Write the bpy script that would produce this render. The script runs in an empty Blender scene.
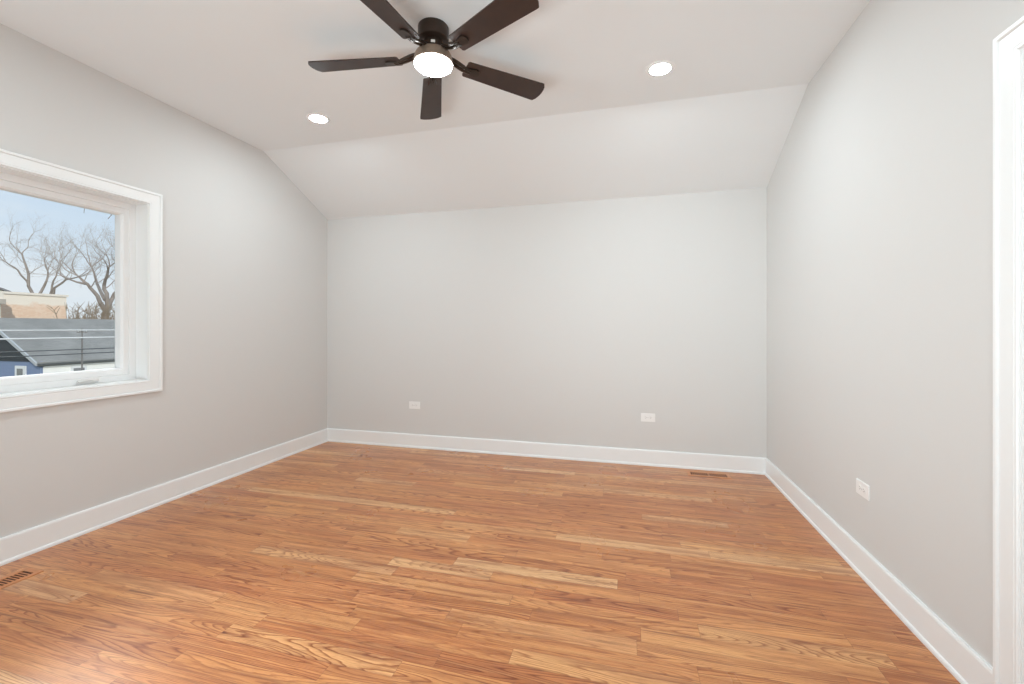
import bpy, bmesh, math, random
from mathutils import Vector, Matrix

C = bpy.context.scene.collection
SC = bpy.context.scene
PI = math.pi

# ------------------------------------------------------------------ camera
cam_d = bpy.data.cameras.new('camera')
cam = bpy.data.objects.new('camera', cam_d)
C.objects.link(cam)
cam.location = (0, 0, 1.25)
cam.rotation_euler = (PI / 2, 0, math.radians(14.663))
cam_d.sensor_width = 36
cam_d.lens = 437.24 / 1024 * 36
cam_d.shift_y = -(342 - 327.64) / 1024
cam_d.clip_start = 0.02
cam_d.clip_end = 500
SC.camera = cam

# ------------------------------------------------------------------ light set-up
SC.view_settings.view_transform = 'Standard'
SC.view_settings.look = 'None'
SC.view_settings.gamma = 1
SC.view_settings.use_curve_mapping = False
SC.view_settings.exposure = 0.0
SC.cycles.use_denoising = True
SC.cycles.max_bounces = 16
SC.cycles.diffuse_bounces = 10
SC.cycles.transparent_max_bounces = 16
SC.cycles.sample_clamp_indirect = 8

DOWNLIGHT = 340.0
FANLIGHT = 70.0
LAMP_RGB = (0.835, 0.952, 1.0)
FILL_RGB = (0.845, 0.96, 1.0)
SKY_STRENGTH = 1.0
SKY_GLOW = 34.0
SUN_STRENGTH = 2.5

# added unseen fill lights at the near end of the room: one turned up to the ceiling, one across to the right wall
def fill_light(name, loc, aim, sx, sy, watts, spread):
    d = bpy.data.lights.new(name, 'AREA')
    d.shape = 'RECTANGLE'
    d.size, d.size_y = sx, sy
    d.energy = watts
    d.color = FILL_RGB
    d.spread = math.radians(spread)
    o = bpy.data.objects.new(name, d)
    C.objects.link(o)
    o.location = loc
    o.rotation_euler = Vector(aim).to_track_quat('-Z', 'Y').to_euler()


fill_light('ceiling_fill', (-0.9, -1.05, 0.35), (0.0, 3.2, 2.2), 2.4, 0.8, 44.0, 130)
fill_light('side_fill', (-2.85, -0.55, 1.45), (4.0, 4.05, -0.05), 0.8, 0.8, 7.6, 52)


def lin(r, g, b):
    f = lambda c: c / 12.92 if c <= 0.04045 else ((c + 0.055) / 1.055) ** 2.4
    return (f(r / 255), f(g / 255), f(b / 255), 1)


class NT:
    """small helper for node trees"""
    def __init__(self, tree):
        self.t = tree
        self.n = tree.nodes
        self.l = tree.links

    def add(self, kind, **kw):
        nd = self.n.new(kind)
        for k, v in kw.items():
            setattr(nd, k, v)
        return nd

    def put(self, sock, v):
        if isinstance(v, bpy.types.NodeSocket):
            self.l.new(v, sock)
        elif v is not None:
            sock.default_value = v

    def math(self, op, a, b=None, c=None, clamp=False):
        nd = self.add('ShaderNodeMath', operation=op, use_clamp=clamp)
        for i, v in enumerate((a, b, c)):
            if v is not None:
                self.put(nd.inputs[i], v)
        return nd.outputs[0]

    def comb(self, x, y, z):
        nd = self.add('ShaderNodeCombineXYZ')
        for i, v in enumerate((x, y, z)):
            self.put(nd.inputs[i], v)
        return nd.outputs[0]

    def noise(self, vec, scale, detail=3, rough=0.5, dist=0.0):
        nd = self.add('ShaderNodeTexNoise')
        self.put(nd.inputs['Vector'], vec)
        nd.inputs['Scale'].default_value = scale
        nd.inputs['Detail'].default_value = detail
        nd.inputs['Roughness'].default_value = rough
        nd.inputs['Distortion'].default_value = dist
        return nd.outputs['Fac']

    def ramp(self, fac, stops):
        nd = self.add('ShaderNodeValToRGB')
        e = nd.color_ramp.elements
        while len(e) < len(stops):
            e.new(0.5)
        for el, (p, c) in zip(e, stops):
            el.position = p
            el.color = c
        self.put(nd.inputs[0], fac)
        return nd.outputs[0]

    def mix(self, fac, a, b, blend='MIX'):
        nd = self.add('ShaderNodeMix', data_type='RGBA', blend_type=blend)
        self.put(nd.inputs[0], fac)
        self.put(nd.inputs[6], a)
        self.put(nd.inputs[7], b)
        return nd.outputs[2]

    def remap(self, v, a, b, c, d):
        nd = self.add('ShaderNodeMapRange')
        self.put(nd.inputs[0], v)
        for i, x in enumerate((a, b, c, d)):
            nd.inputs[i + 1].default_value = x
        return nd.outputs[0]


# sky: pale winter blue with thin veils of cloud
w = bpy.data.worlds.new('sky')
SC.world = w
w.use_nodes = True
k = NT(w.node_tree)
bg = k.n['Background']
tc = k.add('ShaderNodeTexCoord')
sp = k.add('ShaderNodeSeparateXYZ')
k.l.new(tc.outputs['Generated'], sp.inputs[0])
grad = k.ramp(sp.outputs[2], [(0.0, lin(233, 237, 243)), (0.10, lin(222, 233, 245)), (0.24, lin(202, 222, 244)), (1.0, lin(150, 190, 232))])
mp = k.add('ShaderNodeMapping')
mp.inputs['Scale'].default_value = (2.0, 2.0, 7.0)
k.l.new(tc.outputs['Generated'], mp.inputs[0])
cl = k.remap(k.noise(mp.outputs[0], 1.7, 5, 0.55), 0.48, 0.72, 0.0, 0.75)
skyc = k.mix(cl, grad, lin(240, 242, 246))
# added glow in the unseen sky, to brighten the window and floor sheen
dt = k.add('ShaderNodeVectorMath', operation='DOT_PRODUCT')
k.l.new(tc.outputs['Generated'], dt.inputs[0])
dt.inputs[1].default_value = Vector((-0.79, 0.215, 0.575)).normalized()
glow = k.math('MULTIPLY', k.math('POWER', k.math('MAXIMUM', dt.outputs['Value'], 0.0), 75.0), SKY_GLOW)
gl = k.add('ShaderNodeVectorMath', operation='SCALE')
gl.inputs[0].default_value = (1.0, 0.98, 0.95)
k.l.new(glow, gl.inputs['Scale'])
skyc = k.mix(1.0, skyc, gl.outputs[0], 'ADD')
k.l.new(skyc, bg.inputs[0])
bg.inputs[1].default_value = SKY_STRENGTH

sun_d = bpy.data.lights.new('sun', 'SUN')
sun_d.energy = SUN_STRENGTH
sun_d.angle = math.radians(0.6)
sun_d.color = (1.0, 0.94, 0.86)
sun = bpy.data.objects.new('sun', sun_d)
C.objects.link(sun)
sun.rotation_euler = Vector((-0.72, 0.55, -0.45)).to_track_quat('-Z', 'Y').to_euler()


# ------------------------------------------------------------------ materials
def material(name):
    m = bpy.data.materials.new(name)
    m.use_nodes = True
    kk = NT(m.node_tree)
    return m, kk, kk.n['Principled BSDF']


def plain(name, col, rough=0.5, metal=0.0, spec=0.5, var=0.0, vscale=6.0, bump=0.0, bscale=80.0):
    m, kk, p = material(name)
    tcn = kk.add('ShaderNodeTexCoord').outputs['Object']
    p.inputs['Roughness'].default_value = rough
    p.inputs['Metallic'].default_value = metal
    p.inputs['Specular IOR Level'].default_value = spec
    if var:
        nz = kk.noise(tcn, vscale, 4)
        f = kk.remap(nz, 0.3, 0.7, 1 - var, 1 + var)
        hsv = kk.add('ShaderNodeHueSaturation')
        kk.put(hsv.inputs['Value'], f)
        hsv.inputs['Color'].default_value = col
        kk.l.new(hsv.outputs[0], p.inputs['Base Color'])
    else:
        p.inputs['Base Color'].default_value = col
    if bump:
        b = kk.add('ShaderNodeBump')
        b.inputs['Strength'].default_value = bump
        b.inputs['Distance'].default_value = 0.002
        kk.put(b.inputs['Height'], kk.noise(tcn, bscale, 3))
        kk.l.new(b.outputs[0], p.inputs['Normal'])
    return m


def emitter(name, col, strength):
    m = bpy.data.materials.new(name)
    m.use_nodes = True
    kk = NT(m.node_tree)
    kk.n.remove(kk.n['Principled BSDF'])
    e = kk.add('ShaderNodeEmission')
    e.inputs[0].default_value = (*col, 1)
    e.inputs[1].default_value = strength
    kk.l.new(e.outputs[0], kk.n['Material Output'].inputs[0])
    return m


def oak_floor(name, angle_swap=False):
    """strip oak: boards run along X, random lengths, cathedral grain"""
    m, kk, p = material(name)
    pos = kk.add('ShaderNodeTexCoord').outputs['Object']
    s = kk.add('ShaderNodeSeparateXYZ')
    kk.l.new(pos, s.inputs[0])
    X, Y = s.outputs[0], s.outputs[1]
    W = 0.0826
    yy = kk.math('DIVIDE', Y, W)
    row = kk.math('FLOOR', yy)
    fy = kk.math('FRACT', yy)
    wn = kk.add('ShaderNodeTexWhiteNoise', noise_dimensions='1D')
    kk.put(wn.inputs['W'], row)
    off = kk.math('MULTIPLY', wn.outputs[0], 57.0)
    W1 = kk.math('ADD', kk.math('MULTIPLY', X, 1.0 / 0.72), kk.math('ADD', off, kk.math('MULTIPLY', row, 13.37)))
    v = kk.add('ShaderNodeTexVoronoi', voronoi_dimensions='1D', feature='F1')
    kk.put(v.inputs['W'], W1)
    v.inputs['Scale'].default_value = 1
    v.inputs['Randomness'].default_value = 0.85
    ve = kk.add('ShaderNodeTexVoronoi', voronoi_dimensions='1D', feature='DISTANCE_TO_EDGE')
    kk.put(ve.inputs['W'], W1)
    ve.inputs['Scale'].default_value = 1
    ve.inputs['Randomness'].default_value = 0.85
    cs = kk.add('ShaderNodeSeparateColor')
    kk.l.new(v.outputs['Color'], cs.inputs[0])
    r1, r2, r3 = cs.outputs
    # grain contours: iso-lines of a noise stretched along the board
    seed = kk.math('MULTIPLY', r1, 91.0)
    gx = kk.math('ADD', kk.math('MULTIPLY', X, 0.85), kk.math('MULTIPLY', r2, 40.0))
    gy = kk.math('MULTIPLY', Y, kk.remap(r3, 0, 1, 9.0, 17.0))
    gv = kk.comb(gx, gy, seed)
    g0 = kk.noise(gv, 1.0, 0.7, 0.35, 0.0)
    wob = kk.noise(kk.comb(kk.math('MULTIPLY', X, 9.0), kk.math('MULTIPLY', Y, 60.0), seed), 1.0, 2, 0.5)
    g = kk.math('ADD', g0, kk.math('MULTIPLY', wob, 0.03))
    bands = kk.math('FRACT', kk.math('MULTIPLY', g, kk.remap(r2, 0, 1, 16.0, 34.0)))
    ring = kk.ramp(bands, [(0.0, (0, 0, 0, 1)), (0.55, (0.15, 0.15, 0.15, 1)), (0.86, (1, 1, 1, 1)), (1.0, (0, 0, 0, 1))])
    pores = kk.noise(kk.comb(kk.math('MULTIPLY', X, 16.0), kk.math('MULTIPLY', Y, 420.0), seed), 1.0, 3, 0.65)
    porem = kk.remap(pores, 0.5, 0.72, 0.0, 1.0)
    broad = kk.noise(kk.comb(kk.math('MULTIPLY', X, 1.8), kk.math('MULTIPLY', Y, 26.0), seed), 1.0, 3, 0.55)
    broad2 = kk.noise(kk.comb(kk.math('MULTIPLY', X, 1.1), kk.math('MULTIPLY', Y, 44.0), kk.math('ADD', seed, 7.7)), 1.0, 3, 0.6)
    base = kk.ramp(r2, [(0.0, lin(194, 124, 70)), (0.25, lin(204, 136, 79)), (0.5, lin(211, 144, 86)),
                        (0.78, lin(218, 153, 94)), (0.9, lin(228, 173, 115)), (1.0, lin(230, 184, 134))])
    rosy = kk.mix(kk.remap(r3, 0.4, 1.0, 0.0, 0.40), base, lin(203, 126, 79))
    ton = kk.mix(kk.remap(broad, 0.42, 0.70, 0.0, 0.82), rosy, lin(160, 92, 50))
    ton = kk.mix(kk.remap(broad2, 0.52, 0.78, 0.0, 0.6), ton, lin(231, 177, 116))
    dk = kk.mix(1.0, ton, lin(178, 134, 104), 'MULTIPLY')
    c1 = kk.mix(kk.math('MULTIPLY', ring, kk.remap(r1, 0, 1, 0.4, 1.0)), ton, dk)
    c2 = kk.mix(kk.math('MULTIPLY', porem, 0.5), c1, kk.mix(1.0, c1, lin(160, 118, 92), 'MULTIPLY'))
    # mineral streaks
    st = kk.noise(kk.comb(kk.math('MULTIPLY', X, 2.2), kk.math('MULTIPLY', Y, 55.0), kk.math('MULTIPLY', r3, 60.0)), 1.0, 2, 0.5)
    c3 = kk.mix(kk.remap(st, 0.62, 0.76, 0.0, 0.7), c2, lin(112, 62, 38))
    # seams between boards
    ed = kk.math('MINIMUM', fy, kk.math('SUBTRACT', 1.0, fy))
    seam_y = kk.remap(ed, 0.0, 0.016, 1.0, 0.0)
    seam_x = kk.remap(ve.outputs['Distance'], 0.0, 0.0022, 1.0, 0.0)
    seam = kk.math('MAXIMUM', seam_y, seam_x)
    c4 = kk.mix(kk.math('MULTIPLY', seam, 0.45), c3, lin(92, 52, 32))
    kk.l.new(c4, p.inputs['Base Color'])
    kk.put(p.inputs['Roughness'], kk.remap(kk.noise(pos, 2.2, 3), 0.3, 0.7, 0.26, 0.36))
    p.inputs['Specular IOR Level'].default_value = 0.5
    p.inputs['Coat Weight'].default_value = 0.25
    p.inputs['Coat Roughness'].default_value = 0.22
    b = kk.add('ShaderNodeBump')
    b.inputs['Strength'].default_value = 0.25
    b.inputs['Distance'].default_value = 0.0008
    h = kk.math('SUBTRACT', kk.math('MULTIPLY', ring, -0.3), kk.math('MULTIPLY', seam, 1.0))
    h2 = kk.math('SUBTRACT', h, kk.math('MULTIPLY', porem, 0.25))
    kk.put(b.inputs['Height'], h2)
    kk.l.new(b.outputs[0], p.inputs['Normal'])
    return m


def siding(name, col, pitch=0.13):
    m, kk, p = material(name)
    pos = kk.add('ShaderNodeTexCoord').outputs['Object']
    s = kk.add('ShaderNodeSeparateXYZ')
    kk.l.new(pos, s.inputs[0])
    fz = kk.math('FRACT', kk.math('DIVIDE', s.outputs[2], pitch))
    b = kk.add('ShaderNodeBump')
    b.inputs['Strength'].default_value = 0.7
    b.inputs['Distance'].default_value = 0.015
    kk.put(b.inputs['Height'], kk.math('SUBTRACT', 1.0, fz))
    kk.l.new(b.outputs[0], p.inputs['Normal'])
    p.inputs['Base Color'].default_value = col
    p.inputs['Roughness'].default_value = 0.7
    return m


def shingles(name, ca, cb):
    m, kk, p = material(name)
    pos = kk.add('ShaderNodeTexCoord').outputs['Object']
    br = kk.add('ShaderNodeTexBrick')
    s = kk.add('ShaderNodeSeparateXYZ')
    kk.l.new(pos, s.inputs[0])
    kk.put(br.inputs['Vector'], kk.comb(s.outputs[1], kk.math('MULTIPLY', s.outputs[2], 2.6), 0.0))
    br.inputs['Scale'].default_value = 3.0
    br.inputs['Color1'].default_value = ca
    br.inputs['Color2'].default_value = cb
    br.inputs['Mortar'].default_value = tuple(0.7 * x for x in ca[:3]) + (1,)
    br.inputs['Mortar Size'].default_value = 0.01
    nz = kk.remap(kk.noise(pos, 1.3, 4), 0.3, 0.7, 0.86, 1.12)
    hsv = kk.add('ShaderNodeHueSaturation')
    kk.l.new(br.outputs[0], hsv.inputs['Color'])
    kk.put(hsv.inputs['Value'], nz)
    kk.l.new(hsv.outputs[0], p.inputs['Base Color'])
    p.inputs['Roughness'].default_value = 0.9
    return m


def bricks(name):
    """old party wall: painted cream above, bare brick below with a ragged edge"""
    m, kk, p = material(name)
    pos = kk.add('ShaderNodeTexCoord').outputs['Object']
    s = kk.add('ShaderNodeSeparateXYZ')
    kk.l.new(pos, s.inputs[0])
    br = kk.add('ShaderNodeTexBrick')
    kk.put(br.inputs['Vector'], kk.comb(s.outputs[1], s.outputs[2], 0.0))
    br.inputs['Scale'].default_value = 4.0
    br.inputs['Color1'].default_value = lin(224, 188, 160)
    br.inputs['Color2'].default_value = lin(232, 204, 182)
    br.inputs['Mortar'].default_value = lin(225, 208, 188)
    nz = kk.noise(kk.comb(0.0, kk.math('MULTIPLY', s.outputs[1], 0.8), s.outputs[2]), 1.2, 4)
    edge = kk.math('ADD', s.outputs[2], kk.math('MULTIPLY', kk.math('SUBTRACT', nz, 0.5), 1.1))
    f = kk.remap(edge, 5.12, 5.26, 0.0, 1.0)
    kk.l.new(kk.mix(f, br.outputs[0], lin(232, 222, 208)), p.inputs['Base Color'])
    p.inputs['Roughness'].default_value = 0.85
    return m


def window_glass(name):
    m = bpy.data.materials.new(name)
    m.use_nodes = True
    kk = NT(m.node_tree)
    kk.n.remove(kk.n['Principled BSDF'])
    tr = kk.add('ShaderNodeBsdfTransparent')
    tr.inputs[0].default_value = (0.97, 0.985, 0.98, 1)
    gl = kk.add('ShaderNodeBsdfGlossy')
    gl.inputs['Roughness'].default_value = 0.02
    fr = kk.add('ShaderNodeFresnel')
    fr.inputs[0].default_value = 1.2
    mx = kk.add('ShaderNodeMixShader')
    kk.l.new(fr.outputs[0], mx.inputs[0])
    kk.l.new(tr.outputs[0], mx.inputs[1])
    kk.l.new(gl.outputs[0], mx.inputs[2])
    kk.l.new(mx.outputs[0], kk.n['Material Output'].inputs[0])
    return m


M = {}
M['wall'] = plain('wall_paint', lin(212, 211, 209), 0.75, spec=0.25, bump=0.05, bscale=260)
M['ceiling'] = plain('ceiling_paint', lin(230, 233, 234), 0.85, spec=0.2, bump=0.05, bscale=260)
M['trim'] = plain('white_trim_paint', lin(237, 239, 239), 0.35)
M['vinyl'] = plain('white_vinyl', lin(238, 239, 239), 0.4)
M['floor'] = oak_floor('oak_floor')
M['oak'] = plain('oak_register', lin(198, 130, 80), 0.35, var=0.12, vscale=30)
M['dark'] = plain('painted_duct_shade', lin(74, 38, 24), 0.8)
M['bronze'] = plain('oil_rubbed_bronze', lin(60, 48, 40), 0.36, metal=0.55, var=0.06)
M['bronze_light'] = plain('satin_bronze', lin(140, 122, 106), 0.4, metal=0.4, var=0.05)
M['blade'] = plain('dark_walnut_blade', lin(52, 36, 29), 0.5, var=0.12, vscale=18)
M['plate'] = plain('white_plastic', lin(238, 237, 235), 0.35)
M['slot'] = plain('dark_slot', lin(160, 156, 152), 0.6)
M['steel'] = plain('zinc_screw', lin(200, 200, 198), 0.4, metal=0.6)
M['sticker'] = plain('paper_sticker', lin(225, 222, 216), 0.6)
M['fanlight'] = emitter('opal_light', LAMP_RGB, FANLIGHT)
M['downlight'] = emitter('downlight_lens', LAMP_RGB, DOWNLIGHT)
M['glass'] = window_glass('window_glass')
M['handle'] = plain('handle_white', lin(226, 225, 223), 0.4)


# ------------------------------------------------------------------ mesh helpers
def box(bm, x0, x1, y0, y1, z0, z1):
    v = [bm.verts.new(p) for p in ((x0, y0, z0), (x1, y0, z0), (x1, y1, z0), (x0, y1, z0),
                                   (x0, y0, z1), (x1, y0, z1), (x1, y1, z1), (x0, y1, z1))]
    for f in ((0, 3, 2, 1), (4, 5, 6, 7), (0, 1, 5, 4), (1, 2, 6, 5), (2, 3, 7, 6), (3, 0, 4, 7)):
        bm.faces.new([v[i] for i in f])
    return v


def prism(bm, pts, axis, a, b):
    """extrude a polygon given in the two other axes along axis (0 X, 1 Y, 2 Z)"""
    def P(q, t):
        if axis == 0:
            return (t, q[0], q[1])
        if axis == 1:
            return (q[0], t, q[1])
        return (q[0], q[1], t)
    A = [bm.verts.new(P(q, a)) for q in pts]
    B = [bm.verts.new(P(q, b)) for q in pts]
    bm.faces.new(A[::-1])
    bm.faces.new(B)
    n = len(pts)
    for i in range(n):
        j = (i + 1) % n
        bm.faces.new((A[i], A[j], B[j], B[i]))


def lathe(bm, prof, seg=48, c=(0, 0, 0)):
    rings = []
    for r, z in prof:
        if r < 1e-6:
            rings.append([bm.verts.new((c[0], c[1], c[2] + z))])
        else:
            rings.append([bm.verts.new((c[0] + r * math.cos(2 * PI * i / seg), c[1] + r * math.sin(2 * PI * i / seg), c[2] + z)) for i in range(seg)])
    for A, B in zip(rings, rings[1:]):
        for i in range(seg):
            j = (i + 1) % seg
            if len(A) == 1 and len(B) == 1:
                continue
            if len(A) == 1:
                bm.faces.new((A[0], B[j], B[i]))
            elif len(B) == 1:
                bm.faces.new((A[i], A[j], B[0]))
            else:
                bm.faces.new((A[i], A[j], B[j], B[i]))


def tube(bm, pts, radii, seg=6, cap=True):
    pts = [Vector(p) for p in pts]
    if not hasattr(radii, '__len__'):
        radii = [radii] * len(pts)
    prev = None
    u = None
    for i, p in enumerate(pts):
        d = (pts[min(i + 1, len(pts) - 1)] - pts[max(i - 1, 0)]).normalized()
        if u is None:
            u = d.orthogonal().normalized()
        else:
            u = (u - d * u.dot(d))
            u = u.normalized() if u.length > 1e-6 else d.orthogonal().normalized()
        v = d.cross(u)
        ring = [bm.verts.new(p + (u * math.cos(2 * PI * k / seg) + v * math.sin(2 * PI * k / seg)) * radii[i]) for k in range(seg)]
        if prev:
            for k in range(seg):
                j = (k + 1) % seg
                bm.faces.new((prev[k], prev[j], ring[j], ring[k]))
        elif cap:
            bm.faces.new(ring[::-1])
        prev = ring
    if cap:
        bm.faces.new(prev)


def sweep(bm, path, prof, closed, x0, sx):
    """mitred moulding on a wall X = x0: path of (y, z) corners going round the opening
    with the outside on its left hand; prof of (u outward, d off the wall)"""
    n = len(path)
    P = [Vector(p) for p in path]
    rings = []
    for i in range(n):
        dirs = []
        if closed or i > 0:
            dirs.append((P[i] - P[i - 1]).normalized())
        if closed or i < n - 1:
            dirs.append((P[(i + 1) % n] - P[i]).normalized())
        ns = [Vector((-d.y, d.x)) for d in dirs]
        m = ns[0] if len(ns) == 1 else (ns[0] + ns[1]) / (1 + ns[0].dot(ns[1]))
        rings.append([bm.verts.new((x0 + sx * d, P[i].x + m.x * u, P[i].y + m.y * u)) for u, d in prof])
    last = n if closed else n - 1
    q = len(prof)
    for i in range(last):
        A, B = rings[i], rings[(i + 1) % n]
        for k in range(q):
            j = (k + 1) % q
            bm.faces.new((A[k], A[j], B[j], B[k]))
    if not closed:
        bm.faces.new(rings[0])
        bm.faces.new(rings[-1][::-1])


def obj(name, bm, mat, parent=None, smooth=False, bevel=0.0, bseg=2):
    bmesh.ops.recalc_face_normals(bm, faces=bm.faces[:])
    if bevel:
        eds = [e for e in bm.edges if len(e.link_faces) == 2 and e.calc_face_angle(0) > 0.6]
        bmesh.ops.bevel(bm, geom=eds, offset=bevel, segments=bseg, profile=0.5, affect='EDGES')
    me = bpy.data.meshes.new(name)
    bm.to_mesh(me)
    bm.free()
    me.materials.append(mat)
    if smooth:
        for p in me.polygons:
            p.use_smooth = True
        try:
            me.set_sharp_from_angle(angle=math.radians(38))
        except Exception:
            pass
    o = bpy.data.objects.new(name, me)
    C.objects.link(o)
    if parent:
        o.parent = parent
    return o


def tag(o, label, cat, group=None, kind=None):
    o['label'] = label
    o['category'] = cat
    if group:
        o['group'] = group
    if kind:
        o['kind'] = kind
    return o


def thing(name, label, cat, loc=(0, 0, 0), rotz=0.0, group=None, kind=None):
    o = bpy.data.objects.new(name, None)
    o.empty_display_size = 0.1
    C.objects.link(o)
    o.location = loc
    o.rotation_euler = (0, 0, rotz)
    return tag(o, label, cat, group, kind)


def dup(root, loc, rotz, label, rot=None):
    r = root.copy()
    C.objects.link(r)
    r.location = loc
    r.rotation_euler = rot or (0, 0, rotz)
    r['label'] = label
    for ch in list(root.children):
        c = ch.copy()
        C.objects.link(c)
        c.parent = r
        for gch in list(ch.children):
            d = gch.copy()
            C.objects.link(d)
            d.parent = c
    return r


def struct(name, bm, mat, label, cat, **kw):
    return tag(obj(name, bm, mat, **kw), label, cat, kind='structure')


B = bmesh.new

# ------------------------------------------------------------------ room shell
XL, XR, YB, YR = -3.195, 1.158, 4.156, -1.35
HW, HC, YK = 2.444, 2.856, 3.276
T = 0.22                                              # wall thickness

bm = B(); box(bm, XL - T, XR + T, YR - T, YB + T, -0.12, 0.0)
struct('floor', bm, M['floor'], 'glossy oak strip floor with boards running across the room', 'floor')

bm = B()
prism(bm, [(YR - T, HC), (YK, HC), (YB + T, HW - (HC - HW) / (YB - YK) * T), (YB + T, HW + 0.35), (YK, HC + 0.2), (YR - T, HC + 0.2)], 0, XL - T, XR + T)
struct('ceiling', bm, M['ceiling'], 'white ceiling, flat above the fan and sloping down to the far wall', 'ceiling')

bm = B()
prism(bm, [(XL, 0), (XR, 0), (XR, HW), (XL, HW)], 1, YB, YB + 0.12)
struct('wall_back', bm, M['wall'], 'pale grey far wall with two outlets low on it', 'wall')

# left wall with the window opening
WY0, WY1, WZ0, WZ1 = 1.16, 2.286, 0.886, 2.106
bm = B()
box(bm, XL - T, XL, YR, WY0, 0, HC)
box(bm, XL - T, XL, WY0, WY1, 0, WZ0)
box(bm, XL - T, XL, WY0, WY1, WZ1, HC)
prism(bm, [(WY1, 0), (YB, 0), (YB, HW), (YK, HC), (WY1, HC)], 0, XL - T, XL)
struct('wall_left', bm, M['wall'], 'pale grey left wall with the white framed window', 'wall')

# right wall with the door opening
DY0, DY1, DZ1 = 0.85, 1.668, 2.092
bm = B()
box(bm, XR, XR + T, YR, DY0, 0, HC)
box(bm, XR, XR + T, DY0, DY1, DZ1, HC)
prism(bm, [(DY1, 0), (YB, 0), (YB, HW), (YK, HC), (DY1, HC)], 0, XR, XR + T)
struct('wall_right', bm, M['wall'], 'pale grey right wall ending at the white door casing', 'wall')

bm = B(); box(bm, XL, XR, YR - T, YR, 0, HC)
struct('wall_rear', bm, M['wall'], 'pale grey wall behind the viewer', 'wall')

# baseboards: flat board, eased top, small shoe
BP = [(0, 0), (0.023, 0), (0.023, 0.010), (0.0205, 0.017), (0.015, 0.020), (0.015, 0.129), (0.0135, 0.135), (0.011, 0.140), (0, 0.140)]
bm = B(); prism(bm, [(XL + d, z) for d, z in BP], 1, YR, YB)
struct('baseboard_left', bm, M['trim'], 'white baseboard along the left wall under the window', 'baseboard')
bm = B(); prism(bm, [(YB - d, z) for d, z in BP], 0, XL + 0.009, XR - 0.009)
struct('baseboard_back', bm, M['trim'], 'white baseboard along the far wall', 'baseboard')
CW = 0.084
bm = B(); prism(bm, [(XR - d, z) for d, z in BP], 1, DY1 + CW, YB)
struct('baseboard_right', bm, M['trim'], 'white baseboard along the right wall up to the door casing', 'baseboard')
bm = B(); prism(bm, [(YR + d, z) for d, z in BP], 0, XL + 0.03, XR - 0.03)
struct('baseboard_rear', bm, M['trim'], 'white baseboard along the wall behind the viewer', 'baseboard')

# casing profile shared by window and door (u outward from the opening, d off the wall)
CP = [(0, 0), (0, 0.010), (0.003, 0.014), (0.009, 0.014), (0.012, 0.011), (0.015, 0.013), (0.064, 0.014),
      (0.066, 0.012), (0.068, 0.018), (0.071, 0.020), (0.081, 0.020), (CW, 0.017), (CW, 0)]

# ------------------------------------------------------------------ window
win = thing('window_1', 'white framed crank window in the left wall looking over roofs and bare trees', 'window', (XL, (WY0 + WY1) / 2, WZ0), kind='structure')
WO = Vector(win.location)


def wpart(name, bm, mat, parent=None, **kw):
    bmesh.ops.translate(bm, verts=bm.verts[:], vec=-WO)
    return obj(name, bm, mat, parent or win, **kw)


loopcw = [(WY0, WZ0), (WY0, WZ1), (WY1, WZ1), (WY1, WZ0)]      # outside on the left hand
bm = B(); sweep(bm, loopcw, CP, True, XL, 1)
wpart('casing', bm, M['trim'])


def ring_box(bm, x0, x1, ya, yb, za, zb, t):
    """rectangular frame of depth x0..x1, outer ya..yb za..zb, member width t"""
    prof = [(0, 0), (t, 0), (t, x1 - x0), (0, x1 - x0)]
    sweep(bm, [(ya + t, za + t), (ya + t, zb - t), (yb - t, zb - t), (yb - t, za + t)], prof, True, x0, 1)


bm = B(); ring_box(bm, XL - 0.21, XL + 0.002, WY0, WY1, WZ0, WZ1, 0.006)
wpart('jamb', bm, M['trim'])
XF = XL - 0.105
bm = B(); ring_box(bm, XL - 0.20, XF, WY0 + 0.006, WY1 - 0.006, WZ0 + 0.006, WZ1 - 0.006, 0.040)
wpart('window_frame', bm, M['vinyl'], bevel=0.003)
SY0, SY1, SZ0, SZ1 = WY0 + 0.047, WY1 - 0.047, WZ0 + 0.047, WZ1 - 0.047
bm = B()
sash_prof = [(0.0, 0.0), (0.057, 0.0), (0.057, 0.066), (0.012, 0.066), (0.010, 0.062), (0.0, 0.052), (0.0, 0.031)]
gm = 0.042
sweep(bm, [(SY0 + gm, SZ0 + gm), (SY0 + gm, SZ1 - gm), (SY1 - gm, SZ1 - gm), (SY1 - gm, SZ0 + gm)],
      [(u * gm / 0.057, d) for u, d in sash_prof], True, XL - 0.178, 1)
sash = wpart('sash', bm, M['vinyl'])
bm = B(); box(bm, XL - 0.176, XL - 0.172, SY0 + gm - 0.006, SY1 - gm + 0.006, SZ0 + gm - 0.006, SZ1 - gm + 0.006)
wpart('glass_pane', bm, M['glass'], sash)
# crank operator folded flat on the lower frame member
bm = B()
hy, hz = 1.99, WZ0 + 0.0245
box(bm, XF, XF + 0.012, hy - 0.055, hy + 0.065, hz - 0.008, hz + 0.008)
bmesh.ops.bevel(bm, geom=bm.edges[:], offset=0.003, segments=2, affect='EDGES')
crank = wpart('crank_base', bm, M['handle'])
bm = B()
tube(bm, [(XF + 0.018, hy - 0.045, hz + 0.006), (XF + 0.022, hy - 0.01, hz + 0.010), (XF + 0.022, hy + 0.05, hz + 0.008)], [0.007, 0.0065, 0.008], 10)
tube(bm, [(XF + 0.010, hy - 0.045, hz + 0.004), (XF + 0.022, hy - 0.045, hz + 0.006)], 0.008, 10)
wpart('crank_handle', bm, M['handle'], crank, smooth=True)

# ------------------------------------------------------------------ door at the right edge
door = thing('door_1', 'white door with moulded casing at the right edge of the right wall', 'door', (XR, (DY0 + DY1) / 2, 0), kind='structure')
DO = Vector(door.location)


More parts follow.
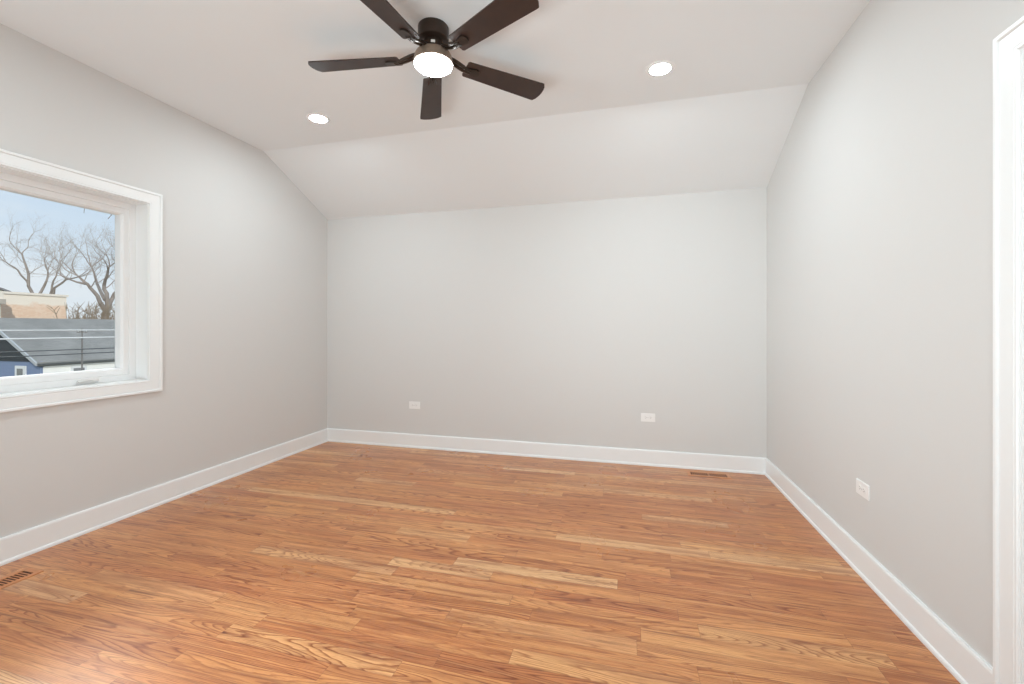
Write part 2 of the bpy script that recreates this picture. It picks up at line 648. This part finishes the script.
def dpart(name, bm, mat, parent=None, **kw):
    bmesh.ops.translate(bm, verts=bm.verts[:], vec=-DO)
    return obj(name, bm, mat, parent or door, **kw)


bm = B(); sweep(bm, [(DY0, 0), (DY0, DZ1), (DY1, DZ1), (DY1, 0)], CP, False, XR, -1)
dpart('casing', bm, M['trim'])
bm = B(); sweep(bm, [(DY0 + 0.006, 0), (DY0 + 0.006, DZ1 - 0.006), (DY1 - 0.006, DZ1 - 0.006), (DY1 - 0.006, 0)],
                [(0, -0.006), (0.006, -0.006), (0.006, 0.2), (-0.016, 0.2), (-0.016, 0.050), (0, 0.050)], False, XR, 1)
dpart('jamb', bm, M['trim'])
bm = B()
a, b, top, x = DY0 + 0.009, DY1 - 0.009, DZ1 - 0.009, XR + 0.02
box(bm, x + 0.010, x + 0.028, a, b, 0.001, top)
for y0, y1, z0, z1 in ((a, a + 0.11, 0.001, top), (b - 0.11, b, 0.001, top), (a + 0.11, b - 0.11, 0.001, 0.24),
                       (a + 0.11, b - 0.11, top - 0.12, top), (a + 0.11, b - 0.11, 0.95, 1.07)):
    box(bm, x, x + 0.010, y0, y1, z0, z1)
slab = dpart('door_slab', bm, M['trim'])
bm = B()
tube(bm, [(x, a + 0.06, 0.95), (x - 0.03, a + 0.06, 0.95)], 0.010, 14)
box(bm, x - 0.045, x - 0.028, a + 0.05, a + 0.17, 0.94, 0.96)
dpart('door_handle', bm, M['steel'], slab)

# ------------------------------------------------------------------ ceiling fan
FX, FY = -1.000, 2.159
fan = thing('ceiling_fan', 'dark bronze five blade ceiling fan with a round light, mounted close to the ceiling', 'ceiling fan', (FX, FY, HC))


def z(v):
    return v - HC


bm = B(); lathe(bm, [(0.0, 0), (0.080, 0), (0.082, -0.004), (0.082, -0.058), (0.080, -0.068), (0.072, -0.074), (0.0, -0.074)], 56)
canopy = obj('canopy', bm, M['bronze'], fan, smooth=True)
bm = B(); lathe(bm, [(0.0, -0.070), (0.048, -0.070), (0.048, -0.145), (0.0, -0.145)], 40)
neck = obj('motor_neck', bm, M['bronze'], fan, smooth=True)
# paper label on the side facing the room
bm = B()
ang0 = math.atan2(-FY, -FX)
prev = None
for i in range(7):
    a_ = ang0 - 0.22 + 0.44 * i / 6 - 0.05
    p0 = bm.verts.new((0.0492 * math.cos(a_), 0.0492 * math.sin(a_), -0.094))
    p1 = bm.verts.new((0.0492 * math.cos(a_), 0.0492 * math.sin(a_), -0.108))
    q0 = bm.verts.new((0.0476 * math.cos(a_), 0.0476 * math.sin(a_), -0.094))
    q1 = bm.verts.new((0.0476 * math.cos(a_), 0.0476 * math.sin(a_), -0.108))
    if prev:
        bm.faces.new((prev[0], prev[1], p1, p0)); bm.faces.new((prev[2], q0, q1, prev[3]))
        bm.faces.new((prev[0], p0, q0, prev[2])); bm.faces.new((prev[1], prev[3], q1, p1))
    prev = (p0, p1, q0, q1)
obj('sticker', bm, M['sticker'], neck)['label'] = 'small white paper sticker'
bm = B(); lathe(bm, [(0.0, -0.132), (0.066, -0.132), (0.080, -0.135), (0.091, -0.142), (0.098, -0.154), (0.102, -0.172), (0.106, -0.190), (0.106, -0.197), (0.102, -0.199), (0.0, -0.199)], 64)
housing = obj('light_housing', bm, M['bronze_light'], fan, smooth=True)
bm = B(); lathe(bm, [(0.0, -0.1985), (0.1015, -0.1985), (0.0995, -0.205), (0.088, -0.214), (0.064, -0.221), (0.034, -0.225), (0.0, -0.226)], 64)
obj('light_diffuser', bm, M['fanlight'], fan, smooth=True)['label'] = 'glowing white round diffuser'

PITCH = math.radians(-12)
ZB = 2.690 - HC


def blade_mesh():
    bm = B()
    pts = [(0.185, -0.046), (0.192, -0.053)]
    for i in range(1, 9):
        t = i / 8
        pts.append((0.192 + (0.656 - 0.192) * t, -(0.053 + 0.019 * t)))
    pts += [(0.668, -0.0715)]
    for i in range(1, 8):
        yv = -0.069 + 0.138 * i / 8
        pts.append((0.674 + 0.016 * (1 - (yv / 0.069) ** 2), yv))
    pts += [(0.668, 0.0715)]
    for i in range(0, 8):
        t = 1 - i / 8
        pts.append((0.192 + (0.656 - 0.192) * t, (0.053 + 0.019 * t)))
    pts += [(0.192, 0.053), (0.185, 0.046)]
    out = []
    for q in pts:
        if not out or (Vector(q) - Vector(out[-1])).length > 1e-4:
            out.append(q)
    prism(bm, out, 2, -0.0035, 0.0035)
    R = Matrix.Rotation(PITCH, 4, 'X')       # leading edge lower
    bmesh.ops.transform(bm, matrix=R, verts=bm.verts[:])
    bmesh.ops.translate(bm, verts=bm.verts[:], vec=(0, 0, ZB))
    return bm


def arm_mesh():
    bm = B()
    def rib(side):
        pts = []
        for i in range(11):
            t = i / 10
            r = 0.070 + (0.215 - 0.070) * t
            y = side * (0.008 + 0.006 * math.sin(PI * t))
            zz = -0.140 + (ZB - 0.010 + 0.140) * (t * t * (3 - 2 * t)) + y * math.sin(PITCH) * t
            pts.append((r, y, zz))
        tube(bm, pts, [0.0095 if i < 8 else 0.007 for i in range(11)], 8)
    rib(1); rib(-1)
    # rounded pad screwed to the underside of the blade
    pad = []
    for i in range(13):
        a_ = -PI / 2 + PI * i / 12
        pad.append((0.242 + 0.026 * math.cos(a_), 0.026 * math.sin(a_)))
    pad += [(0.200, 0.017), (0.188, 0.0), (0.200, -0.017)]
    bm2 = B()
    prism(bm2, pad, 2, -0.0125, -0.0035)
    bmesh.ops.transform(bm2, matrix=Matrix.Rotation(PITCH, 4, 'X'), verts=bm2.verts[:])
    bmesh.ops.translate(bm2, verts=bm2.verts[:], vec=(0, 0, ZB))
    me = bpy.data.meshes.new('tmp'); bm2.to_mesh(me); bm2.free()
    bm.from_mesh(me); bpy.data.meshes.remove(me)
    return bm


first_b = obj('blade', blade_mesh(), M['blade'], fan)
first_a = obj('blade_arm', arm_mesh(), M['bronze'], fan, smooth=True)
for i in range(5):
    an = math.radians(188.4 - 72 * i)
    if i == 0:
        bo, ao = first_b, first_a
    else:
        bo, ao = first_b.copy(), first_a.copy()
        C.objects.link(bo); C.objects.link(ao)
        bo.parent = fan; ao.parent = fan
    bo.rotation_euler = (0, 0, an)
    ao.rotation_euler = (0, 0, an)

# ------------------------------------------------------------------ recessed downlights
def downlight(loc, label):
    t = thing('recessed_light', label, 'ceiling light', loc, group='recessed ceiling lights')
    bm = B(); lathe(bm, [(0.060, 0.0), (0.062, -0.004), (0.080, -0.005), (0.086, -0.002), (0.087, 0.0)], 48)
    obj('trim_ring', bm, M['trim'], t, smooth=True)
    bm = B(); lathe(bm, [(0.0, -0.0035), (0.050, -0.0035), (0.0625, -0.0025), (0.0625, 0.0), (0.0, 0.0)], 48)
    obj('lens', bm, M['downlight'], t)
    return t


d0 = downlight((-2.289, 2.873, HC), 'glowing recessed ceiling light left of the fan, nearer the window wall')
dup(d0, (0.202, 2.858, HC), 0, 'glowing recessed ceiling light right of the fan, nearer the right wall')
dup(d0, (-2.289, 0.62, HC), 0, 'recessed ceiling light above the near end of the room on the window side')
dup(d0, (0.202, 0.62, HC), 0, 'recessed ceiling light above the near end of the room on the door side')

# ------------------------------------------------------------------ wall outlets (set sideways)
def outlet(loc, rotz, label):
    """built facing -Y on a wall at y = 0"""
    t = thing('wall_outlet', label, 'wall outlet', loc, rotz, 'sideways white wall outlets')
    bm = B(); box(bm, -0.062, 0.062, -0.006, 0, -0.0375, 0.0375)
    bmesh.ops.bevel(bm, geom=[e for e in bm.edges if not all(abs(v.co.y) < 1e-6 for v in e.verts)], offset=0.003, segments=2, affect='EDGES')
    obj('cover_plate', bm, M['plate'], t)
    for s in (-1, 1):
        bm = B()
        pts = []
        for i in range(24):
            a_ = 2 * PI * i / 24
            pts.append((s * 0.0205 + max(-0.0135, min(0.0135, 0.0172 * math.cos(a_))), 0.0172 * math.sin(a_)))
        pp = []
        for q in pts:
            if not pp or (Vector(q) - Vector(pp[-1])).length > 1e-5:
                pp.append(q)
        prism(bm, pp, 1, -0.0075, -0.004)
        rc = obj('receptacle', bm, M['plate'], t)
        bm = B()
        box(bm, s * 0.0205 - 0.006, s * 0.0205 + 0.003, -0.0078, -0.007, 0.005, 0.0075)
        box(bm, s * 0.0205 - 0.005, s * 0.0205 + 0.003, -0.0078, -0.007, -0.0075, -0.005)
        box(bm, s * 0.0205 + 0.006, s * 0.0205 + 0.010, -0.0078, -0.007, -0.0025, 0.0025)
        obj('slots', bm, M['slot'], rc)['label'] = 'dark plug slots'
    bm = B()
    tube(bm, [(0, -0.0045, 0), (0, -0.0072, 0)], 0.0035, 12)
    obj('screw', bm, M['steel'], t)
    return t


o0 = outlet((-2.137, YB, 0.441), 0, 'white wall outlet on the far wall nearer the window wall')
dup(o0, (0.190, YB, 0.433), 0, 'white wall outlet on the far wall nearer the right corner')
dup(o0, (XR, 2.587, 0.433), -PI / 2, 'white wall outlet low on the right wall')

# ------------------------------------------------------------------ floor vents
def vent(loc, rotz, label):
    """flush oak register, long side on X, two banks of slots"""
    L, Wd = 0.335, 0.125
    t = thing('floor_vent', label, 'floor vent', loc, rotz, 'wooden floor vents')
    bm = B(); box(bm, -L / 2 + 0.012, L / 2 - 0.012, -Wd / 2 + 0.012, Wd / 2 - 0.012, 0.0002, 0.0006)  # flat plate on the floor, coloured dark for the shade inside the duct
    obj('duct_shade_plate', bm, M['dark'], t)['label'] = 'dark plate painted as the shade under the slots'
    bm = B()
    h = 0.0028
    for y0, y1 in ((-Wd / 2, -Wd / 2 + 0.026), (Wd / 2 - 0.026, Wd / 2)):
        box(bm, -L / 2, L / 2, y0, y1, 0.0, h)
    for x0, x1 in ((-L / 2, -L / 2 + 0.026), (L / 2 - 0.026, L / 2), (-0.008, 0.008)):
        box(bm, x0, x1, -Wd / 2 + 0.026, Wd / 2 - 0.026, 0.0, h)
    obj('frame', bm, M['oak'], t)
    bm = B(); box(bm, -0.0028, 0.0028, -Wd / 2 + 0.026, Wd / 2 - 0.026, 0.0006, h - 0.0006)
    sl0 = None
    for s in (-1, 1):
        for i in range(1, 9):
            if sl0 is None:
                sl = sl0 = obj('slat', bm, M['oak'], t)
            else:
                sl = sl0.copy()
                C.objects.link(sl)
                sl.parent = t
            sl.location = (s * (0.008 + i * (L / 2 - 0.026 - 0.008) / 9), 0, 0)
    return t


v0 = vent((0.675, 4.015, 0), 0, 'wooden floor vent by the far wall near the right corner')
dup(v0, (-2.955, 1.395, 0), PI / 2, 'wooden floor vent beside the left wall under the window')

# ------------------------------------------------------------------ outside
GZ = -2.7
M['grass'] = plain('dry_lawn', lin(128, 124, 96), 0.95, var=0.2, vscale=0.8)
M['roof_grey'] = shingles('grey_shingles', lin(134, 133, 130), lin(143, 142, 138))
M['roof_black'] = shingles('black_shingles', lin(50, 55, 60), lin(60, 65, 70))
M['white_siding'] = siding('white_siding', lin(240, 240, 238))
M['blue_siding'] = siding('blue_siding', lin(120, 136, 166))
M['out_trim'] = plain('exterior_white_trim', lin(222, 224, 226), 0.6)
M['out_rake'] = plain('weathered_rake_board', lin(176, 180, 184), 0.6)
M['gutter'] = plain('dark_gutter', lin(92, 96, 98), 0.6)
M['pane'] = plain('dark_pane', lin(128, 130, 132), 0.15)
M['party'] = bricks('painted_brick')
M['cream'] = plain('cream_stucco', lin(226, 218, 206), 0.85, var=0.06)
M['stone'] = plain('stone_cornice', lin(176, 168, 158), 0.8)
M['barrel'] = plain('weathered_roof_felt', lin(130, 130, 134), 0.9, var=0.1)
M['bark'] = plain('bare_bark', lin(142, 133, 126), 0.95, var=0.2, vscale=2)
M['twig'] = plain('bare_twigs', lin(160, 152, 146), 0.95)
M['brush'] = plain('winter_brush', lin(140, 126, 108), 0.95, var=0.25, vscale=2)
M['polewood'] = plain('pole_wood', lin(120, 118, 116), 0.85)
M['wire_light'] = plain('wire_sheath_light', lin(215, 216, 218), 0.5)
M['wire_dark'] = plain('wire_sheath_dark', lin(70, 74, 78), 0.6)

bm = B(); box(bm, -120, XL - 0.6, -60, 120, GZ - 0.3, GZ)
struct('ground', bm, M['grass'], 'yard outside below the window', 'ground')

# grey roofed house: gable end with dark shingles over blue siding, long side white
gh = thing('house', 'house with long grey shingle roof, white side and blue gable end beyond the window', 'house', (-22.7, 14.0, GZ))


def part(name, bm, mat, root, parent=None, **kw):
    bmesh.ops.translate(bm, verts=bm.verts[:], vec=-Vector(root.location))
    return obj(name, bm, mat, parent or root, **kw)


ex, ez, rx, rz_ = -20.0, -0.02, -22.7, 1.62
xw, xb = ex - 0.06, 2 * rx - ex
y0, y1 = 10.57, 30.0
sl = (rz_ - ez) / (ex - rx)
bm = B()
prism(bm, [(xw, GZ), (xw, ez), (rx, rz_ - 0.12), (xb + 0.06, ez), (xb + 0.06, GZ)], 1, y0 + 0.24, y1 - 0.2)
part('side_wall', bm, M['white_siding'], gh)
bm = B(); box(bm, xb + 0.05, xw + 0.01, y0 + 0.16, y0 + 0.238, GZ, 0.06)
part('gable_wall', bm, M['blue_siding'], gh)['label'] = 'blue siding of the gable end'
bm = B()
prism(bm, [(ex - 0.12, 0.04), (rx, rz_ - 0.13), (xb + 0.12, 0.04)], 1, y0 + 0.13, y0 + 0.236)
part('gable', bm, M['roof_black'], gh)['label'] = 'dark shingled gable triangle'
bm = B()
prism(bm, [(ex, ez - 0.03), (ex, ez + 0.04), (rx, rz_), (xb, ez + 0.04), (xb, ez - 0.03), (rx, rz_ - 0.08)], 1, y0 + 0.05, y1)
part('roof', bm, M['roof_grey'], gh)
bm = B()
prism(bm, [(ex + 0.01, ez - 0.07), (ex + 0.01, ez + 0.05), (rx, rz_ + 0.012), (xb - 0.01, ez + 0.05), (xb - 0.01, ez - 0.07), (rx, rz_ - 0.11)], 1, y0, y0 + 0.05)
part('rake_trim', bm, M['out_rake'], gh)
bm = B()
prism(bm, [(ex + 0.11, ez + 0.0), (ex, ez + 0.0), (ex, ez - 0.09), (ex + 0.02, ez - 0.10), (ex + 0.09, ez - 0.07)], 1, y0 + 0.05, y1)
part('gutter', bm, M['gutter'], gh)
bm = B(); box(bm, xw + 0.002, ex - 0.002, y0 + 0.25, y1, ez - 0.14, ez - 0.035)
part('fascia', bm, M['out_trim'], gh)
for wy in (11.85, 15.5, 20.0):
    bm = B(); box(bm, xw, xw + 0.04, wy - 0.24, wy + 0.24, -0.95, -0.20)
    wf = part('window', bm, M['out_trim'], gh)
    bm = B(); box(bm, xw + 0.03, xw + 0.05, wy - 0.17, wy + 0.17, -0.88, -0.27)
    part('pane', bm, M['pane'], gh, wf)
for wx in (-21.02,):
    yf = y0 + 0.16
    bm = B(); box(bm, wx - 0.27, wx + 0.27, yf - 0.04, yf + 0.02, -0.95, -0.12)
    wf = part('window', bm, M['out_trim'], gh)
    bm = B(); box(bm, wx - 0.15, wx + 0.15, yf - 0.05, yf, -0.85, -0.22)
    part('pane', bm, M['pane'], gh, wf)

# flat roofed buildings far behind
cb = thing('building', 'flat roofed building with cream paint over bare brick beyond the grey roof', 'building', (-34.0, 16.5, GZ))
bm = B(); box(bm, -38.0, -31.0, 14.9, 17.75, GZ, 3.05)
part('wall', bm, M['party'], cb)
bm = B(); box(bm, -38.1, -30.93, 14.85, 17.82, 3.0, 3.12)
part('coping', bm, M['cream'], cb)
sb = thing('building', 'low cream building with a stone cornice left of the brick one', 'building', (-32.0, 12.5, GZ))
bm = B(); box(bm, -36.0, -30.0, 7.0, 14.55, GZ, 2.45)
part('wall', bm, M['cream'], sb)
bm = B(); box(bm, -36.2, -29.75, 6.9, 14.62, 2.42, 2.66)
part('cornice', bm, M['stone'], sb)
bm = B(); box(bm, -36.1, -29.85, 6.95, 14.58, 2.66, 2.98)
part('parapet', bm, M['cream'], sb)
bb = thing('building', 'grey arch roofed building rising behind the low cream building', 'building', (-51.0, 20.8, GZ))
bm = B()
arc = [(20.8 + 3.3 * math.cos(PI * i / 20), 2.9 + 1.6 * math.sin(PI * i / 20)) for i in range(21)]
prism(bm, [(17.5, GZ)] + [(24.1, GZ)] + arc, 0, -56.0, -47.0)
part('wall', bm, M['cream'], bb)
bm = B()
arc2 = [(20.8 + 3.45 * math.cos(PI * i / 20), 2.9 + 1.75 * math.sin(PI * i / 20)) for i in range(21)]
prism(bm, arc2 + arc[::-1], 0, -56.1, -46.8)
part('roof', bm, M['barrel'], bb, smooth=True)


# bare trees
def grow(bm_l, bm_s, rnd, p, d, length, rad, depth, up=0.12, spread=0.55):
    n = 5
    pts, rr = [p.copy()], [rad]
    for i in range(n):
        d = (d + Vector((rnd.gauss(0, .16), rnd.gauss(0, .16), rnd.gauss(0, .12) + up * .5))).normalized()
        p = p + d * (length / n)
        pts.append(p.copy())
        rr.append(rad * (1 - 0.42 * (i + 1) / n))
    tube(bm_l if rad > 0.055 else bm_s, pts, rr, 6 if rad > .05 else (4 if rad > .02 else 3), cap=False)
    if depth == 0:
        return
    kids = 2 if rnd.random() < 0.55 else 3
    for i in range(kids):
        ax = Vector((rnd.gauss(0, 1), rnd.gauss(0, 1), rnd.gauss(0, .6))).normalized()
        nd = (d + ax * spread).normalized()
        grow(bm_l, bm_s, rnd, p, nd, length * rnd.uniform(.62, .82), rr[-1] * rnd.uniform(.66, .92), depth - 1, up, spread)
    for i in range(2 if depth > 1 else 3):       # side shoots
        q = rnd.randint(2, n - 1)
        ax = Vector((rnd.gauss(0, 1), rnd.gauss(0, 1), rnd.gauss(0, .7))).normalized()
        nd = (d * .6 + ax).normalized()
        grow(bm_l, bm_s, rnd, pts[q], nd, length * rnd.uniform(.4, .65), rr[q] * .38, max(depth - 2, 0), up, spread)


def bare_tree(label, base, limbs, seed, depth=4):
    """limbs: list of (polyline of points, start radius, end radius) built first, then grown at the ends"""
    t = thing('bare_tree', label, 'tree', base, group='bare trees beyond the roofs')
    rnd = random.Random(seed)
    bl, bs = B(), B()
    for pts, r0, r1, ln, dp in limbs:
        P = [Vector(q) for q in pts]
        n = len(P)
        fine, fr = [], []
        for i in range(n - 1):
            for s in range(3):
                tt = s / 3
                q = P[i].lerp(P[i + 1], tt)
                if 0 < i or s:
                    q = q + Vector((rnd.gauss(0, .03), rnd.gauss(0, .03), 0))
                fine.append(q)
                fr.append(r0 + (r1 - r0) * (i + tt) / (n - 1))
        fine.append(P[-1]); fr.append(r1)
        tube(bl, fine, fr, 7)
        if ln:
            d = (P[-1] - P[-2]).normalized()
            for j in range(3):
                ax = Vector((rnd.gauss(0, 1), rnd.gauss(0, 1), rnd.gauss(0, .6))).normalized()
                grow(bl, bs, rnd, P[-1], (d + ax * .45).normalized(), ln, r1 * .75, dp)
            for q, r in list(zip(fine, fr))[len(fine) // 2:-1:2]:
                ax = Vector((rnd.gauss(0, 1), rnd.gauss(0, 1), rnd.uniform(0, .8))).normalized()
                grow(bl, bs, rnd, q, (d * .5 + ax).normalized(), ln * .8, r * .4, max(dp - 1, 1))
    for name, b_, mt in (('trunk', bl, M['bark']), ('twigs', bs, M['twig'])):
        bmesh.ops.translate(b_, verts=b_.verts[:], vec=-Vector(base))
        obj(name, b_, mt, t)
    return t


def at(u, v, dist):
    """point seen at photo pixel (u, v) at the given depth, used only to measure the far trees"""
    a_ = math.radians(14.663)
    xx, zz = (u - 512) / 437.24 * dist, (327.64 - v) / 437.24 * dist
    return Vector((xx * math.cos(a_) - dist * math.sin(a_), xx * math.sin(a_) + dist * math.cos(a_), 1.25 + zz))


D = 27.0
b0 = at(106, 330, D); b0.z = GZ
bare_tree('large dense bare tree at the right of the window view', b0, [
    ([b0, at(106, 330, D), at(106, 312, D)], .26, .20, 0, 0),
    ([at(106, 313, D), at(107, 298, D), at(104, 285, D), at(108, 270, D - .5)], .15, .06, 1.05, 5),
    ([at(106, 312, D), at(97, 296, D - .4), at(86, 284, D - .6), at(78, 276, D - .9)], .13, .05, 1.1, 5),
    ([at(106, 312, D), at(112, 298, D + .5), at(120, 286, D + .6), at(124, 272, D + .5)], .13, .055, 1.05, 5),
    ([at(105, 300, D), at(96, 283, D + .8), at(92, 268, D + 1)], .10, .045, 1.05, 5),
    ([at(86, 284, D - .6), at(76, 282, D - 1), at(62, 276, D - 1.5)], .07, .035, 1.1, 4),
], 11)
D2 = 34.0
b1 = at(37, 330, D2); b1.z = GZ
bare_tree('bare forked tree behind the flat roofed buildings', b1, [
    ([b1, at(37, 330, D2), at(36, 300, D2)], .24, .17, 0, 0),
    ([at(36, 301, D2), at(29, 286, D2), at(27, 268, D2), at(22, 254, D2)], .12, .05, 1.15, 5),
    ([at(36, 301, D2), at(45, 285, D2 + .5), at(48, 272, D2 + .5)], .11, .05, 1.1, 4),
    ([at(29, 286, D2), at(18, 270, D2 - .5), at(6, 262, D2 - 1)], .07, .035, 1.3, 3),
], 5)
D3 = 31.0
b2 = at(51, 330, D3); b2.z = GZ
bare_tree('slim bare tree with a leaning limb between the larger two', b2, [
    ([b2, at(51, 330, D3), at(51, 300, D3)], .16, .12, 0, 0),
    ([at(51, 301, D3), at(55, 288, D3), at(66, 280, D3), at(78, 277, D3)], .09, .04, 1.2, 4),
    ([at(51, 301, D3), at(52, 285, D3), at(57, 272, D3)], .08, .035, 1.1, 3),
], 23)
D4 = 9.0
b3 = at(165, 330, D4); b3.z = GZ
t4 = at(160, 215, D4)
bare_tree('nearer bare tree whose twig tips hang into the top right of the window', b3, [
    ([b3, at(165, 330, D4), at(162, 240, D4), t4], .16, .07, 0, 0),
    ([at(162, 240, D4), at(140, 205, D4), at(128, 200, D4)], .035, .014, 0, 0),
    ([at(128, 200, D4), at(118, 206, D4), at(111, 213, D4), at(108, 219, D4)], .013, .005, 0, 0),
    ([at(118, 206, D4), at(110, 207, D4), at(106, 205, D4)], .008, .004, 0, 0),
    ([at(128, 200, D4), at(112, 192, D4), at(92, 203, D4), at(84, 213, D4)], .013, .004, 0, 0),
    ([at(92, 203, D4), at(88, 204, D4), at(84, 203, D4)], .007, .003, 0, 0),
    ([at(162, 250, D4), at(130, 238, D4), at(113, 240, D4)], .02, .004, 0, 0),
], 3)

# winter brush below the trees
for i, (u, v, dd, sd) in enumerate(((79, 314, 23.2, 1), (93, 311, 25.6, 2), (108, 313, 23.0, 3), (117, 312, 25.6, 4))):
    base = at(u, v, dd)
    base.z = GZ
    rnd = random.Random(40 + sd)
    t = thing('brush_shrub', ['leafless brown shrub beside the brick building', 'leafless shrub, second from the brick building',
              'leafless shrub just left of the large tree trunk',
              'leafless shrub right of the large tree trunk'][i], 'shrub', base, group='leafless shrubs under the trees')
    bs = B()
    for s in range(46):
        az = rnd.uniform(0, 2 * PI)
        lean = rnd.uniform(0.0, 0.06)
        d = Vector((math.cos(az) * lean, math.sin(az) * lean, 1)).normalized()
        p = Vector((rnd.uniform(-.28, .28), rnd.uniform(-.28, .28), 0))
        H = rnd.uniform(3.9, 5.0)
        pts = [p]
        for q in range(6):
            p = p + d * (H / 6)
            d = (d + Vector((rnd.gauss(0, .05), rnd.gauss(0, .05), .02))).normalized()
            pts.append(p)
        tube(bs, pts, [.03, .027, .024, .021, .018, .014, .008], 3, cap=False)
        for m in range(8):
            q = pts[rnd.randint(3, 6)]
            e = Vector((rnd.gauss(0, .22), rnd.gauss(0, .22), rnd.uniform(.15, .5)))
            tube(bs, [q, q + e * .5 + Vector((0, 0, .02)), q + e], [.013, .011, .006], 3, cap=False)
    obj('stems', bs, M['brush'], t)

# utility pole and its wires
pb = Vector((-12.64, 7.54, GZ))
pole = thing('utility_pole', 'thin dark utility pole standing before the grey roof', 'utility pole', pb)
bm = B(); tube(bm, [(0, 0, 0), (0, 0, 3.93)], [0.022, 0.014], 10)
obj('shaft', bm, M['polewood'], pole, smooth=True)
bm = B(); box(bm, -0.015, 0.015, -0.10, 0.10, 3.83, 3.855)
arm_ = obj('crossarm', bm, M['polewood'], pole)
for s in (-1, 1):
    bm = B(); lathe(bm, [(0, 0), (.018, 0), (.022, .015), (.013, .026), (.02, .04), (0, .045)], 12, (0, s * .08, 3.855))
    obj('insulator', bm, M['wire_light'], arm_, smooth=True)
for zz, r, mt, lab in ((1.19, .013, 'wire_light', 'pale overhead wire, highest of those crossing the grey roof'),
                       (1.01, .016, 'wire_light', 'pale overhead wire, second from the top across the grey roof'),
                       (0.735, .011, 'wire_dark', 'dark overhead wire, upper of the dark pair across the grey roof'),
                       (0.63, .011, 'wire_dark', 'dark overhead wire, lowest across the grey roof')):
    bm = B()
    pts = []
    for i in range(25):
        yv = -2 + 22 * i / 24
        sag = 0.0016 * ((yv - 7.54) ** 2)
        pts.append((pb.x + 0.040, yv, zz + sag * .5))
    o = None
    tube(bm, [Vector(q) - Vector((pb.x + 0.040, 7.54, zz)) for q in pts], r, 6)
    o = obj('overhead_wire', bm, M[mt], None, smooth=True)
    o.location = (pb.x + 0.040, 7.54, zz)
    tag(o, lab, 'wire', 'overhead wires before the grey roof')
